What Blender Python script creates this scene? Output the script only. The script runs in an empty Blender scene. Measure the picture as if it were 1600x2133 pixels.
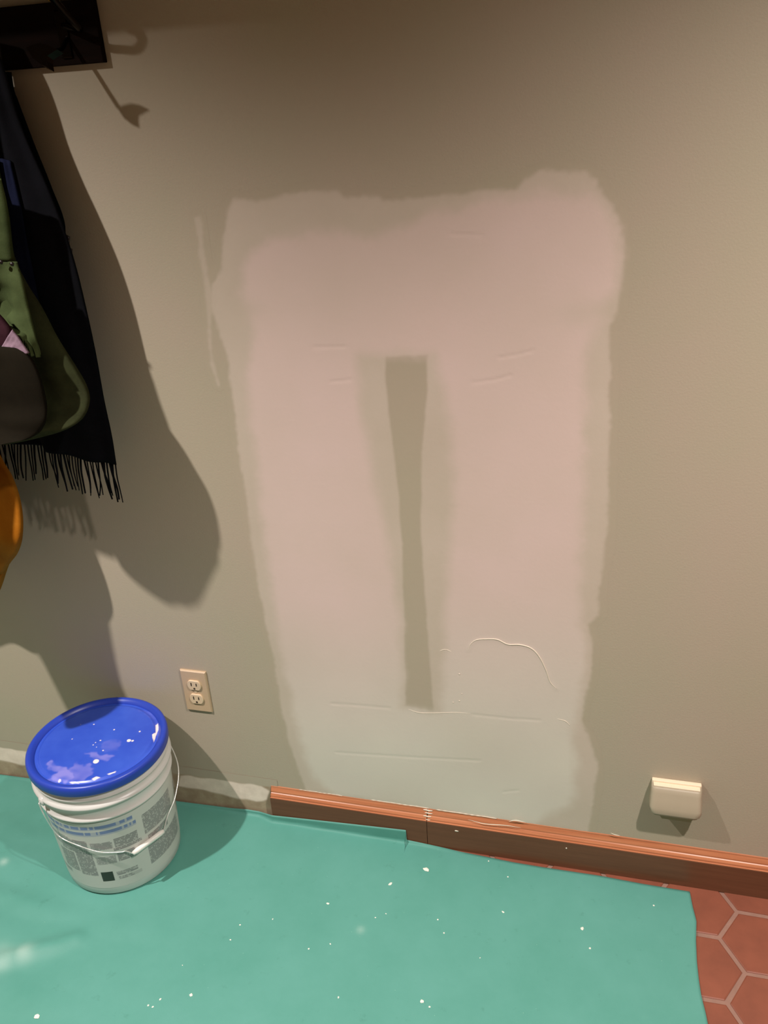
import bpy, bmesh, math, random
import numpy as np
from mathutils import Vector, Matrix, noise

# ------------------------------------------------------------------ camera, light, exposure
S = bpy.context.scene
COL = S.collection
FPX, PITCH, ROLL, YAW, CAM_H, CAM_D = 1756.19, 0.44415, -0.0620, -0.2752, 1.5683, 1.4300
def _cam():
    F = np.array([math.sin(YAW)*math.cos(PITCH), math.cos(YAW)*math.cos(PITCH), -math.sin(PITCH)])
    R = np.array([math.cos(YAW), -math.sin(YAW), 0.0]); U = np.cross(R, F)
    c, s = math.cos(ROLL), math.sin(ROLL)
    return c*R+s*U, -s*R+c*U, F, np.array([0.0, -CAM_D, CAM_H])
CR, CU, CF, CC = _cam()
cam_data = bpy.data.cameras.new('camera'); cam = bpy.data.objects.new('camera', cam_data)
COL.objects.link(cam)
m = Matrix.Identity(4)
for i in range(3):
    m[i][0] = CR[i]; m[i][1] = CU[i]; m[i][2] = -CF[i]; m[i][3] = CC[i]
cam.matrix_world = m
cam_data.sensor_fit = 'HORIZONTAL'; cam_data.sensor_width = 36.0
cam_data.lens = 36.0*FPX/1600.0
cam_data.clip_start = 0.01
S.camera = cam

S.view_settings.view_transform = 'Standard'; S.view_settings.look = 'None'
S.view_settings.gamma = 1.0; S.view_settings.use_curve_mapping = False
S.view_settings.exposure = 0.06

w = bpy.data.worlds.new('world'); S.world = w; w.use_nodes = True
w.node_tree.nodes['Background'].inputs[0].default_value = (1.0, 0.85, 0.7, 1)
w.node_tree.nodes['Background'].inputs[1].default_value = 0.02

def spot(name, loc, watts, color, size, blend, rad):
    d = bpy.data.lights.new(name, 'SPOT'); d.energy = watts; d.color = color
    d.spot_size = math.radians(size); d.spot_blend = blend; d.shadow_soft_size = rad
    o = bpy.data.objects.new(name, d); COL.objects.link(o); o.location = loc
    return o
# recessed ceiling downlights: one left, one right; the spot further back is added, unseen fill
LA = spot('downlight_left', (-1.50, -1.00, 2.40), 222, (1.0, 0.925, 0.875), 130, 1.0, 0.022)
LB = spot('downlight_right', (0.66, -1.00, 2.40), 215, (1.0, 0.905, 0.85), 134, 1.0, 0.03)
LC = spot('fill_back', (-0.35, -2.9, 2.40), 50, (1.0, 0.925, 0.865), 120, 1.0, 0.05)

# ------------------------------------------------------------------ helpers
def ray(x, y):
    return CF*FPX + CR*(x-800.0) - CU*(y-1066.5)
def wp(x, y, off=0.0):
    """point seen at photo pixel (x, y) on the vertical plane `off` metres in front of the wall"""
    d = ray(x, y); t = (-off-CC[1])/d[1]; return CC+t*d
LApos = np.array([-1.50, -1.00, 2.40])
def toward(x, y, off):
    """point `off` in front of the wall whose shadow from the left downlight lands on wall pixel (x, y)"""
    q = wp(x, y); t = off/(-LApos[1]); return q+(LApos-q)*t
def fp(x, y, z=0.0):
    d = ray(x, y); t = (z-CC[2])/d[2]; return CC+t*d

def tag(o, label=None, cat=None, group=None, kind=None):
    if label: o['label'] = label
    if cat: o['category'] = cat
    if group: o['group'] = group
    if kind: o['kind'] = kind
    return o
def empty(name, loc=(0, 0, 0)):
    o = bpy.data.objects.new(name, None); COL.objects.link(o); o.location = loc
    o.empty_display_size = 0.05
    return o
def link(name, me, mat, parent=None, smooth=False):
    o = bpy.data.objects.new(name, me); COL.objects.link(o)
    mats = mat if isinstance(mat, (list, tuple)) else [mat]
    for k in mats: me.materials.append(k)
    if smooth:
        for f in me.polygons: f.use_smooth = True
    if parent:
        o.parent = parent; o.matrix_parent_inverse = Matrix.Translation(-Vector(parent.location))
    return o
def pydata(name, v, f, mat, parent=None, smooth=False):
    me = bpy.data.meshes.new(name); me.from_pydata([tuple(map(float, q)) for q in v], [], f); me.update()
    return link(name, me, mat, parent, smooth)
def frombm(name, bm, mat, parent=None, smooth=False):
    bmesh.ops.recalc_face_normals(bm, faces=bm.faces)
    me = bpy.data.meshes.new(name); bm.to_mesh(me); bm.free()
    return link(name, me, mat, parent, smooth)
def box(bm, x0, x1, y0, y1, z0, z1, bevel=0.0, seg=2):
    r = bmesh.ops.create_cube(bm, size=1.0)
    for v in r['verts']:
        v.co = Vector(((x0+x1)/2+v.co.x*(x1-x0), (y0+y1)/2+v.co.y*(y1-y0), (z0+z1)/2+v.co.z*(z1-z0)))
    if bevel:
        es = list({e for v in r['verts'] for e in v.link_edges})
        bmesh.ops.bevel(bm, geom=es, offset=bevel, segments=seg, affect='EDGES', profile=0.5)
def smooth_path(pts, n):
    pts = [np.array(q, float) for q in pts]
    P = [2*pts[0]-pts[1]]+pts+[2*pts[-1]-pts[-2]]
    out = []
    for i in range(1, len(P)-2):
        for k in range(n):
            t = k/n
            out.append(0.5*((2*P[i])+(-P[i-1]+P[i+1])*t+(2*P[i-1]-5*P[i]+4*P[i+1]-P[i+2])*t*t+(-P[i-1]+3*P[i]-3*P[i+1]+P[i+2])*t**3))
    out.append(P[-2]); return out
def tube(V, Fc, pts, r, seg=8, flat=1.0):
    """append a swept tube; r number or list; flat squashes along the second frame axis"""
    pts = [Vector(tuple(map(float, q))) for q in pts]; n = len(pts)
    rs = r if isinstance(r, (list, tuple, np.ndarray)) else [r]*n
    base = len(V); up = Vector((0.13, 0.2, 0.97)); prev = None
    for i, q in enumerate(pts):
        t = (pts[min(i+1, n-1)]-pts[max(i-1, 0)]).normalized()
        if prev is None:
            a = t.cross(up)
            if a.length < 1e-3: a = t.cross(Vector((1, 0, 0)))
        else: a = prev-t*prev.dot(t)
        a.normalize(); prev = a; b = t.cross(a)
        for k in range(seg):
            th = 2*math.pi*k/seg
            V.append(q+a*math.cos(th)*rs[i]+b*math.sin(th)*rs[i]*flat)
    for i in range(n-1):
        for k in range(seg):
            Fc.append((base+i*seg+k, base+i*seg+(k+1) % seg, base+(i+1)*seg+(k+1) % seg, base+(i+1)*seg+k))
    Fc.append(tuple(base+k for k in range(seg))[::-1]); Fc.append(tuple(base+(n-1)*seg+k for k in range(seg)))
def sdf(P, poly):
    """signed distance (negative inside) of 2-D points to a polygon"""
    P = np.asarray(P, float); poly = np.asarray(poly, float)
    d2 = np.full(len(P), 1e18); ins = np.zeros(len(P), bool)
    for a, b in zip(poly, np.roll(poly, -1, 0)):
        ab = b-a; t = np.clip(((P-a)@ab)/max(ab@ab, 1e-12), 0, 1)
        q = P-(a+t[:, None]*ab); d2 = np.minimum(d2, (q*q).sum(1))
        c = ((a[1] > P[:, 1]) != (b[1] > P[:, 1]))
        with np.errstate(divide='ignore', invalid='ignore'):
            xi = (b[0]-a[0])*(P[:, 1]-a[1])/(b[1]-a[1]+1e-18)+a[0]
        ins ^= (c & (P[:, 0] < xi))
    d = np.sqrt(d2); return np.where(ins, -d, d)
def line_dist(P, pts):
    P = np.asarray(P, float); pts = np.asarray(pts, float); d2 = np.full(len(P), 1e18)
    for a, b in zip(pts[:-1], pts[1:]):
        ab = b-a; t = np.clip(((P-a)@ab)/max(ab@ab, 1e-12), 0, 1)
        q = P-(a+t[:, None]*ab); d2 = np.minimum(d2, (q*q).sum(1))
    return np.sqrt(d2)
def sstep(x, a, b):
    t = np.clip((x-a)/(b-a), 0, 1); return t*t*(3-2*t)
def vnoise(P, scale, seed=0.0):
    return np.array([noise.noise(Vector((q[0]*scale+seed, q[1]*scale-seed, seed))) for q in P])
def wpoly(pts, off=0.0):
    return [(q[0], q[2]) for q in (wp(x, y, off) for x, y in pts)]
def set_attr(me, name, vals):
    a = me.attributes.new(name, 'FLOAT', 'POINT'); a.data.foreach_set('value', np.asarray(vals, np.float32))
def grid(name, xs, ys, fn, mat, parent=None, smooth=True, keep=None):
    """grid mesh over arrays xs, ys; fn(XY) -> (N,3)"""
    X, Y = np.meshgrid(xs, ys); P = np.stack([X.ravel(), Y.ravel()], 1); V = fn(P)
    nx, ny = len(xs), len(ys)
    i = np.arange(nx-1)[None, :]+nx*np.arange(ny-1)[:, None]
    F = np.stack([i, i+1, i+nx+1, i+nx], -1).reshape(-1, 4)
    if keep is not None:
        kv = keep(P); F = F[kv[F].any(1)]
        used = np.unique(F); remap = -np.ones(len(V), int); remap[used] = np.arange(len(used))
        F = remap[F]; V = V[used]; P = P[used]
    me = bpy.data.meshes.new(name)
    me.vertices.add(len(V)); me.vertices.foreach_set('co', V.astype(np.float32).ravel())
    me.loops.add(F.size); me.loops.foreach_set('vertex_index', F.astype(np.int32).ravel())
    me.polygons.add(len(F)); me.polygons.foreach_set('loop_start', np.arange(0, F.size, 4, dtype=np.int32))
    me.polygons.foreach_set('loop_total', np.full(len(F), 4, np.int32))
    me.update(calc_edges=True); me.validate()
    return link(name, me, mat, parent, smooth), P

# ------------------------------------------------------------------ materials
def mat_new(name):
    mt = bpy.data.materials.new(name); mt.use_nodes = True
    nt = mt.node_tree; b = nt.nodes['Principled BSDF']; return mt, nt, b
def srgb(r, g, b):
    f = lambda c: (c/255/12.92) if c/255 <= 0.04045 else ((c/255+0.055)/1.055)**2.4
    return (f(r), f(g), f(b), 1)
def N(nt, t, **kw):
    n = nt.nodes.new(t)
    for k, v in kw.items(): setattr(n, k, v)
    return n
def mix(nt, fac, a, b):
    n = N(nt, 'ShaderNodeMix', data_type='RGBA')
    for sock, val in ((n.inputs[0], fac), (n.inputs[6], a), (n.inputs[7], b)):
        if hasattr(val, 'links'): nt.links.new(val, sock)
        else: sock.default_value = val
    return n.outputs[2]
def noise_tex(nt, scale, detail=3, rough=0.5, vec=None, dim=None):
    n = N(nt, 'ShaderNodeTexNoise'); n.inputs['Scale'].default_value = scale
    n.inputs['Detail'].default_value = detail; n.inputs['Roughness'].default_value = rough
    if vec is not None: nt.links.new(vec, n.inputs['Vector'])
    return n.outputs['Fac']
def ramp(nt, fac, a, b):
    n = N(nt, 'ShaderNodeMapRange'); nt.links.new(fac, n.inputs[0])
    n.inputs[1].default_value = a; n.inputs[2].default_value = b; return n.outputs[0]
def coords(nt, scale=None):
    g = N(nt, 'ShaderNodeNewGeometry').outputs['Position']
    if scale:
        m_ = N(nt, 'ShaderNodeMapping'); nt.links.new(g, m_.inputs[0]); m_.inputs['Scale'].default_value = scale
        return m_.outputs[0]
    return g
def bump(nt, b, h, strength, dist):
    n = N(nt, 'ShaderNodeBump'); n.inputs['Strength'].default_value = strength; n.inputs['Distance'].default_value = dist
    nt.links.new(h, n.inputs['Height']); nt.links.new(n.outputs[0], b.inputs['Normal'])
def attr(nt, name):
    n = N(nt, 'ShaderNodeAttribute', attribute_name=name); return n.outputs['Fac']
def simple(name, col, rough=0.6, var=0.0, vscale=20, bumps=None, metallic=0.0, spec=0.5, trans=0.0):
    mt, nt, b = mat_new(name)
    b.inputs['Roughness'].default_value = rough; b.inputs['Metallic'].default_value = metallic
    b.inputs['Specular IOR Level'].default_value = spec
    pos = coords(nt)
    if var:
        nz = ramp(nt, noise_tex(nt, vscale, 4, 0.6, pos), 0.3, 0.7)
        lo = tuple(c*(1-var) for c in col[:3])+(1,); hi = tuple(min(1, c*(1+var)) for c in col[:3])+(1,)
        nt.links.new(mix(nt, nz, lo, hi), b.inputs['Base Color'])
    else: b.inputs['Base Color'].default_value = col
    if bumps: bump(nt, b, noise_tex(nt, bumps[0], 4, 0.6, pos), bumps[1], bumps[2])
    return mt

WALL_A, WALL_B = srgb(176, 168, 146), srgb(181, 167, 149)
def wall_colour(nt):
    pos = coords(nt)
    n1 = ramp(nt, noise_tex(nt, 3.0, 3, 0.6, pos), 0.3, 0.7)
    return mix(nt, n1, WALL_A, WALL_B)
def wall_bump(nt, b):
    bump(nt, b, noise_tex(nt, 260, 3, 0.6, coords(nt)), 0.25, 0.0012)
M_WALL, nt, b = mat_new('wall_paint'); nt.links.new(wall_colour(nt), b.inputs['Base Color'])
b.inputs['Roughness'].default_value = 0.62; b.inputs['Specular IOR Level'].default_value = 0.3; wall_bump(nt, b)

M_PATCH, nt, b = mat_new('joint_compound')
thin = mix(nt, ramp(nt, noise_tex(nt, 9, 4, 0.6, coords(nt)), 0.3, 0.7), srgb(201, 188, 172), srgb(206, 192, 178))
pink = mix(nt, ramp(nt, noise_tex(nt, 5, 3, 0.6, coords(nt)), 0.3, 0.7), srgb(219, 197, 190), srgb(214, 194, 184))
pale = mix(nt, ramp(nt, noise_tex(nt, 5, 3, 0.6, coords(nt)), 0.3, 0.7), srgb(216, 209, 195), srgb(212, 204, 192))
dense = mix(nt, attr(nt, 'pale'), pink, pale)
c1 = mix(nt, attr(nt, 'thin'), wall_colour(nt), thin)
c2 = mix(nt, attr(nt, 'dense'), c1, dense)
nt.links.new(c2, b.inputs['Base Color']); b.inputs['Roughness'].default_value = 0.85
b.inputs['Specular IOR Level'].default_value = 0.2
bump(nt, b, noise_tex(nt, 120, 3, 0.6, coords(nt)), 0.16, 0.0012)
M_RIDGE = simple('compound_ridge', srgb(226, 214, 196), 0.8, 0.03)

M_STRIP, nt, b = mat_new('bare_wall_strip')
lt = mix(nt, ramp(nt, noise_tex(nt, 40, 4, 0.6, coords(nt)), 0.3, 0.7), srgb(244, 226, 210), srgb(226, 208, 192))
dk = mix(nt, ramp(nt, noise_tex(nt, 30, 4, 0.6, coords(nt)), 0.35, 0.65), srgb(158, 136, 112), srgb(176, 158, 132))
nt.links.new(mix(nt, attr(nt, 'raw'), wall_colour(nt), mix(nt, attr(nt, 'light'), dk, lt)), b.inputs['Base Color'])
b.inputs['Roughness'].default_value = 0.85
M_CEIL = simple('ceiling_paint', srgb(225, 220, 208), 0.9, 0.02)
M_WALLS = simple('side_wall_paint', srgb(178, 170, 148), 0.8, 0.02)

def wood(name, a, c, rough, axis=(6, 60, 60)):
    mt, nt, b = mat_new(name)
    v = coords(nt, axis)
    n1 = ramp(nt, noise_tex(nt, 1.5, 6, 0.65, v), 0.3, 0.72)
    nt.links.new(mix(nt, n1, a, c), b.inputs['Base Color'])
    b.inputs['Roughness'].default_value = rough
    b.inputs['Specular IOR Level'].default_value = 0.3
    bump(nt, b, noise_tex(nt, 3, 4, 0.6, v), 0.03, 0.001)
    return mt
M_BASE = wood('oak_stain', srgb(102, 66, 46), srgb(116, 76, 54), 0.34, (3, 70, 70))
M_CAP = wood('light_oak_lit', srgb(172, 104, 70), srgb(200, 132, 94), 0.3, (3, 90, 90))  # lighter wood tone that also carries the lamplight caught by the sloped moulding
M_RACK = wood('dark_walnut', srgb(12, 7, 4), srgb(26, 14, 8), 0.7)
M_RACK.node_tree.nodes['Principled BSDF'].inputs['Specular IOR Level'].default_value = 0.06
M_TILE = simple('terracotta', srgb(134, 76, 56), 0.55, 0.12, 14, (60, 0.15, 0.001))
M_GROUT = simple('grout', srgb(146, 112, 98), 0.9, 0.1, 30, (160, 0.3, 0.001))

M_CLOTH, nt, b = mat_new('green_floor_cloth')
n1 = ramp(nt, noise_tex(nt, 4.5, 5, 0.65, coords(nt)), 0.3, 0.7)
col = mix(nt, n1, srgb(84, 150, 136), srgb(94, 158, 146))
n2 = ramp(nt, noise_tex(nt, 28, 5, 0.7, coords(nt)), 0.62, 0.8)
col = mix(nt, n2, col, srgb(78, 140, 126))
v = N(nt, 'ShaderNodeTexVoronoi', feature='F1'); nt.links.new(coords(nt), v.inputs['Vector']); v.inputs['Scale'].default_value = 42
lt_ = N(nt, 'ShaderNodeMath', operation='LESS_THAN'); nt.links.new(v.outputs['Distance'], lt_.inputs[0]); lt_.inputs[1].default_value = 0.022
col = mix(nt, lt_.outputs[0], col, srgb(150, 200, 180))
col = mix(nt, attr(nt, 'scuff'), col, srgb(190, 214, 204))
nt.links.new(col, b.inputs['Base Color']); b.inputs['Roughness'].default_value = 0.55; b.inputs['Specular IOR Level'].default_value = 0.35
bump(nt, b, noise_tex(nt, 500, 2, 0.5, coords(nt)), 0.15, 0.0008)
M_CRUMB = simple('plaster_crumb', srgb(240, 236, 224), 0.85)

M_LID, nt, b = mat_new('blue_lid_plastic')
col = mix(nt, ramp(nt, noise_tex(nt, 12, 4, 0.6, coords(nt)), 0.3, 0.7), srgb(44, 76, 190), srgb(58, 92, 202))
col = mix(nt, attr(nt, 'smear'), col, srgb(146, 142, 218))
col = mix(nt, attr(nt, 'drop'), col, srgb(246, 232, 226))
nt.links.new(col, b.inputs['Base Color']); b.inputs['Roughness'].default_value = 0.32
M_LIDP = simple('blue_plastic', srgb(38, 66, 176), 0.35)

M_BUCKET, nt, b = mat_new('translucent_white_plastic')
col = mix(nt, ramp(nt, noise_tex(nt, 8, 3, 0.6, coords(nt)), 0.3, 0.7), srgb(202, 202, 198), srgb(212, 212, 208))
b.inputs['Roughness'].default_value = 0.34
b.inputs['Subsurface Weight'].default_value = 0.12; b.inputs['Subsurface Radius'].default_value = (0.02, 0.02, 0.02)
nt.links.new(col, b.inputs['Base Color'])
M_PRINT, nt, b = mat_new('printed_label')
col2 = mix(nt, attr(nt, 'grey'), srgb(203, 203, 197), srgb(104, 101, 104))
col2 = mix(nt, attr(nt, 'blue'), col2, srgb(92, 116, 172))
col2 = mix(nt, attr(nt, 'black'), col2, srgb(48, 50, 40))
nt.links.new(col2, b.inputs['Base Color']); b.inputs['Roughness'].default_value = 0.36
M_WIRE = simple('galvanised_wire', srgb(226, 226, 222), 0.3, metallic=0.6)
M_GRIP = simple('white_grip_plastic', srgb(232, 230, 224), 0.4)

M_ALMOND = simple('almond_plastic', srgb(198, 172, 140), 0.42)
M_ALMOND2 = simple('light_almond_plastic', srgb(220, 196, 164), 0.36)
M_SLOT = simple('dark_slot', srgb(60, 48, 36), 0.7)
M_SCREW = simple('screw_metal', srgb(190, 170, 140), 0.35, metallic=0.8)
M_COVER = simple('beige_plastic', srgb(168, 156, 134), 0.5, 0.02)
M_COVER_TOP = simple('lit_plastic_top', srgb(236, 218, 190), 0.45)  # box plastic lightened in colour for the light falling on its top
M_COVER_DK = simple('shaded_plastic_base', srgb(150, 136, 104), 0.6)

def fabric(name, a, c, vscale=18, bs=700, rough=0.9):
    mt, nt, b = mat_new(name)
    n1 = ramp(nt, noise_tex(nt, vscale, 4, 0.6, coords(nt)), 0.3, 0.7)
    nt.links.new(mix(nt, n1, a, c), b.inputs['Base Color']); b.inputs['Roughness'].default_value = rough
    b.inputs['Specular IOR Level'].default_value = 0.06
    bump(nt, b, noise_tex(nt, bs, 2, 0.5, coords(nt)), 0.3, 0.001)
    return mt
M_NAVY = fabric('navy_wool', srgb(12, 13, 16), srgb(18, 18, 23))
M_NAVYL = fabric('blue_wool_edge', srgb(16, 20, 38), srgb(24, 28, 50))
M_BLACKF = fabric('black_cloth', srgb(9, 11, 13), srgb(14, 20, 22))
M_GREEN = fabric('olive_green_cotton', srgb(52, 62, 36), srgb(78, 90, 56), 14)
M_SAGE = fabric('dull_olive_lining', srgb(40, 42, 26), srgb(62, 68, 42), 14)
M_OLIVE = fabric('dark_olive_canvas', srgb(20, 17, 11), srgb(28, 24, 16), 10)
M_PLUM = fabric('plum_knit', srgb(44, 24, 30), srgb(58, 32, 40))
M_LILAC = fabric('lilac_cloth', srgb(120, 98, 112), srgb(146, 122, 136), 60)
M_ORANGE = fabric('orange_nylon', srgb(150, 88, 18), srgb(172, 108, 30), 16, 300, 0.6)
M_YELLOW = fabric('yellow_wool', srgb(170, 140, 40), srgb(190, 160, 60))
M_GREYK = fabric('grey_wool', srgb(120, 112, 100), srgb(140, 130, 118))
M_METAL = simple('dark_bronze_metal', srgb(30, 22, 16), 0.22, metallic=0.9)
M_BTN = simple('button_plastic', srgb(24, 16, 16), 0.3)

# ------------------------------------------------------------------ room shell
XL, XR, YB, ZC = -2.4, 2.2, -3.6, 2.45
def shell(name, a, mt):
    bm = bmesh.new(); box(bm, *a); o = frombm(name, bm, mt); tag(o, kind='structure'); return o
wall = shell('wall_back', (XL, XR, 0.0, 0.12, -0.05, ZC), M_WALL)
shell('wall_left', (XL-0.1, XL, YB, 0.12, -0.05, ZC), M_WALLS)
shell('wall_right', (XR, XR+0.1, YB, 0.12, -0.05, ZC), M_WALLS)
shell('wall_front', (XL-0.1, XR+0.1, YB-0.1, YB, -0.05, ZC), M_WALLS)
shell('ceiling', (XL-0.1, XR+0.1, YB-0.1, 0.12, ZC, ZC+0.1), M_CEIL)

# hexagonal terracotta tiles in a grout bed, one mesh
bm = bmesh.new(); box(bm, XL, XR, YB, 0.0, -0.05, -0.0022)
for f in bm.faces: f.material_index = 1
s = 0.083; cx0, cy0 = 0.291+s, -0.133
rngf = random.Random(5)
for i in range(-24, 16):
    for j in range(-26, 4):
        cx = cx0+1.5*s*i; cy = cy0+math.sqrt(3)*s*(j+(0.5 if i % 2 else 0))
        if cx < XL+s or cx > XR-s or cy < YB+s: continue
        poly = []
        for k in range(6):
            th = math.pi/3*k; r = s-0.0052
            poly.append((cx+r*math.cos(th)+rngf.uniform(-.001, .001), cy+r*math.sin(th)+rngf.uniform(-.001, .001)))
        if min(q[1] for q in poly) > -0.012: continue
        # clip at the wall
        out = []
        for a, c in zip(poly, poly[1:]+poly[:1]):
            ya, yc = a[1]+0.003, c[1]+0.003
            if ya <= 0: out.append(a)
            if (ya <= 0) != (yc <= 0):
                t = ya/(ya-yc); out.append((a[0]+t*(c[0]-a[0]), a[1]+t*(c[1]-a[1])))
        if len(out) < 3: continue
        lo = [bm.verts.new((q[0], q[1], -0.004)) for q in out]
        ctr = (sum(q[0] for q in out)/len(out), sum(q[1] for q in out)/len(out))
        mid = [bm.verts.new((q[0], q[1], -0.0012)) for q in out]
        hi = [bm.verts.new((q[0]+(ctr[0]-q[0])*0.03, q[1]+(ctr[1]-q[1])*0.03, 0.0)) for q in out]
        n = len(out)
        for ring_a, ring_b in ((lo, mid), (mid, hi)):
            for k in range(n): bm.faces.new((ring_a[k], ring_a[(k+1) % n], ring_b[(k+1) % n], ring_b[k]))
        bm.faces.new(hi)
tag(frombm('floor', bm, [M_TILE, M_GROUT]), kind='structure')

# oak baseboard on the right part of the wall (profile extruded along x, joint near the middle)
prof = [(0, 0), (-0.0165, 0), (-0.0165, 0.0760), (-0.0155, 0.0775), (-0.0125, 0.0782), (-0.0122, 0.0815), (-0.0085, 0.0860),
        (-0.0068, 0.0872), (-0.0064, 0.0905), (-0.0035, 0.0960), (-0.0020, 0.0985), (-0.0016, 0.1015), (0, 0.1030)]
def baseboard(name, x0, x1, miter=0.0):
    V, F = [], []; xs = np.linspace(x0, x1, 40)
    for i, x in enumerate(xs):
        for (y, z) in prof:
            V.append((x+(miter*(1+y/0.014) if i == 0 else 0), y, z))
    n = len(prof); F2 = []
    for i in range(len(xs)-1):
        for k in range(n-1): (F2 if k >= 3 else F).append((i*n+k, i*n+k+1, (i+1)*n+k+1, (i+1)*n+k))
    F.append(tuple(range(n))[::-1]); F.append(tuple((len(xs)-1)*n+k for k in range(n)))
    F = F[:-2]+[(0, 1, 2, 3, n-1), tuple((len(xs)-1)*n+k for k in (0, 1, 2, 3, n-1))]
    F2 += [tuple(range(3, n)), tuple((len(xs)-1)*n+k for k in range(3, n))]
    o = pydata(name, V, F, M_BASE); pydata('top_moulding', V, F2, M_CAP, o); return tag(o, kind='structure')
XJ = wp(890, 1690, 0.006)[0]
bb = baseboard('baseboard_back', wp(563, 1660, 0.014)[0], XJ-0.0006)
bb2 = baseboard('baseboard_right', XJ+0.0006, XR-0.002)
# spilled compound on the baseboard's moulding
def blob(name, c, rx, ry, rz, mt, parent=None, seed=1, sub=2):
    bm = bmesh.new(); bmesh.ops.create_icosphere(bm, subdivisions=sub, radius=1.0)
    for v in bm.verts:
        k = 1+0.35*noise.noise(v.co*1.7+Vector((seed*3.1, seed, 0)))
        v.co = Vector((c[0]+v.co.x*rx*k, c[1]+v.co.y*ry*k, c[2]+v.co.z*rz*k))
    return frombm(name, bm, mt, parent, True)
V, F = [], []
for (x0, x1, zz, yy, rr) in ((XJ-0.010, XJ+0.012, 0.0990, -0.0030, 0.0018), (XJ-0.006, XJ+0.012, 0.0930, -0.0058, 0.0015),
                             (XJ-0.009, XJ+0.010, 0.0862, -0.0090, 0.0017), (XJ-0.003, XJ+0.008, 0.0795, -0.0128, 0.0012)):
    tube(V, F, smooth_path([(x0+(x1-x0)*t, yy, zz+0.0008*math.sin(9*t)) for t in (0, .3, .6, 1)], 4), [rr*(0.4+0.6*math.sin(math.pi*min(1, (i+.5)/13))) for i in range(13)])
pydata('compound_splash', V, F, M_RIDGE, bb2, True)
V, F = [], []
for (xa, xb, zz, yy, rr) in ((-0.66, -0.55, 0.1032, -0.0012, 0.0006), (-0.48, -0.34, 0.1035, -0.001, 0.0008), (XJ+0.02, XJ+0.16, 0.1035, -0.002, 0.0009)):
    pts = smooth_path([(xa+(xb-xa)*t, yy, zz+0.0005*math.sin(17*t)) for t in np.linspace(0, 1, 6)], 4)
    par = bb if xb < XJ else bb2
    Vv, Ff = [], []; tube(Vv, Ff, pts, [rr*(0.3+abs(math.sin(i*1.7))) for i in range(len(pts))], 6)
    pydata('compound_residue', Vv, Ff, M_RIDGE, par, True)
def smear(name, pxs, off, rr, par):
    pts = smooth_path([wp(x, y, off) for x, y in pxs], 5); n = len(pts)
    Vv, Ff = [], []; tube(Vv, Ff, pts, [rr*(0.25+math.sin(math.pi*i/(n-1))) for i in range(n)], 6)
    return pydata(name, Vv, Ff, M_RIDGE, par, True)
smear('compound_residue', [(975, 1707), (1010, 1716), (1050, 1719), (1085, 1724)], 0.0128, 0.0007, bb2)
smear('compound_residue', [(1060, 1711), (1075, 1709), (1095, 1713)], 0.0072, 0.0010, bb2)
smear('compound_residue', [(1272, 1735), (1282, 1739), (1292, 1741)], 0.008, 0.0007, bb2)
blob('compound_splash', wp(951, 1731, 0.017), 0.0045, 0.0008, 0.0022, M_RIDGE, bb2, 3)
blob('compound_splash', wp(1180, 1767, 0.017), 0.0018, 0.0008, 0.0022, M_RIDGE, bb2, 5)

# bare strip where the baseboard was pulled off (left)
xs = np.arange(XL, bb.data.vertices[0].co.x+0.02, 0.003); ys = np.arange(0.0, 0.125, 0.0025)
o, P = grid('bare_strip', xs, ys, lambda q: np.stack([q[:, 0], np.full(len(q), -0.0008), q[:, 1]], 1), M_STRIP, wall)
n1 = vnoise(P, 30)*0.006
lp = wpoly([(375, 1614), (455, 1623), (545, 1636), (558, 1648), (555, 1664), (535, 1669), (480, 1660), (430, 1648), (372, 1637)])
lp2 = [(XL-0.1, 0.098), (-1.45, 0.100), (-1.36, 0.096), (-1.08, 0.093), (-1.0, 0.09), (-1.0, 0.05), (-1.3, 0.048), (XL-.1, 0.05)]
light = np.maximum(1-sstep(sdf(P, lp)+n1, -0.004, 0.004), 1-sstep(sdf(P, lp2)+n1, -0.004, 0.004))
raw = 1-sstep(P[:, 1]+n1*0.5, 0.094, 0.100)
set_attr(o.data, 'light', light); set_attr(o.data, 'raw', raw)

# ------------------------------------------------------------------ the repaired area of the wall
outer = [(470, 440), (485, 412), (520, 416), (560, 408), (620, 400), (660, 394), (700, 395), (725, 410), (770, 409), (820, 412), (900, 405),
         (960, 398), (1070, 390), (1085, 375), (1130, 357), (1180, 353), (1220, 358), (1245, 372), (1258, 400), (1290, 445), (1298, 500), (1299, 560),
         (1292, 640), (1271, 690), (1275, 760), (1272, 900), (1270, 1080), (1263, 1160), (1254, 1190), (1250, 1280), (1226, 1302), (1238, 1340), (1236, 1400),
         (1216, 1470), (1213, 1505), (1240, 1560), (1246, 1620), (1236, 1690), (1225, 1745), (900, 1695), (640, 1655), (618, 1600), (603, 1550), (585, 1480),
         (570, 1380), (540, 1240), (512, 1050), (495, 930), (480, 800), (464, 720), (440, 650), (440, 590), (460, 560)]
dense_p = [(505, 560), (520, 515), (560, 495), (640, 472), (730, 476), (780, 490), (860, 462), (900, 440), (960, 420), (1090, 397), (1235, 392), (1265, 430),
           (1290, 480), (1293, 600), (1255, 640), (1262, 668), (1240, 700), (1224, 740), (1222, 900), (1216, 1100), (1212, 1300), (1226, 1350), (1218, 1450),
           (1200, 1510), (1205, 1600), (1195, 1680), (1100, 1725), (700, 1660), (650, 1620), (622, 1540), (608, 1480), (590, 1400), (572, 1290), (550, 1150), (536, 1000),
           (520, 900), (506, 780), (524, 700), (520, 655), (492, 610)]
gap_wide = [(752, 748), (800, 742), (902, 744), (928, 860), (940, 980), (934, 1120), (920, 1300), (918, 1400), (912, 1478), (842, 1470), (842, 1300), (812, 1120), (776, 950), (756, 830)]
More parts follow.
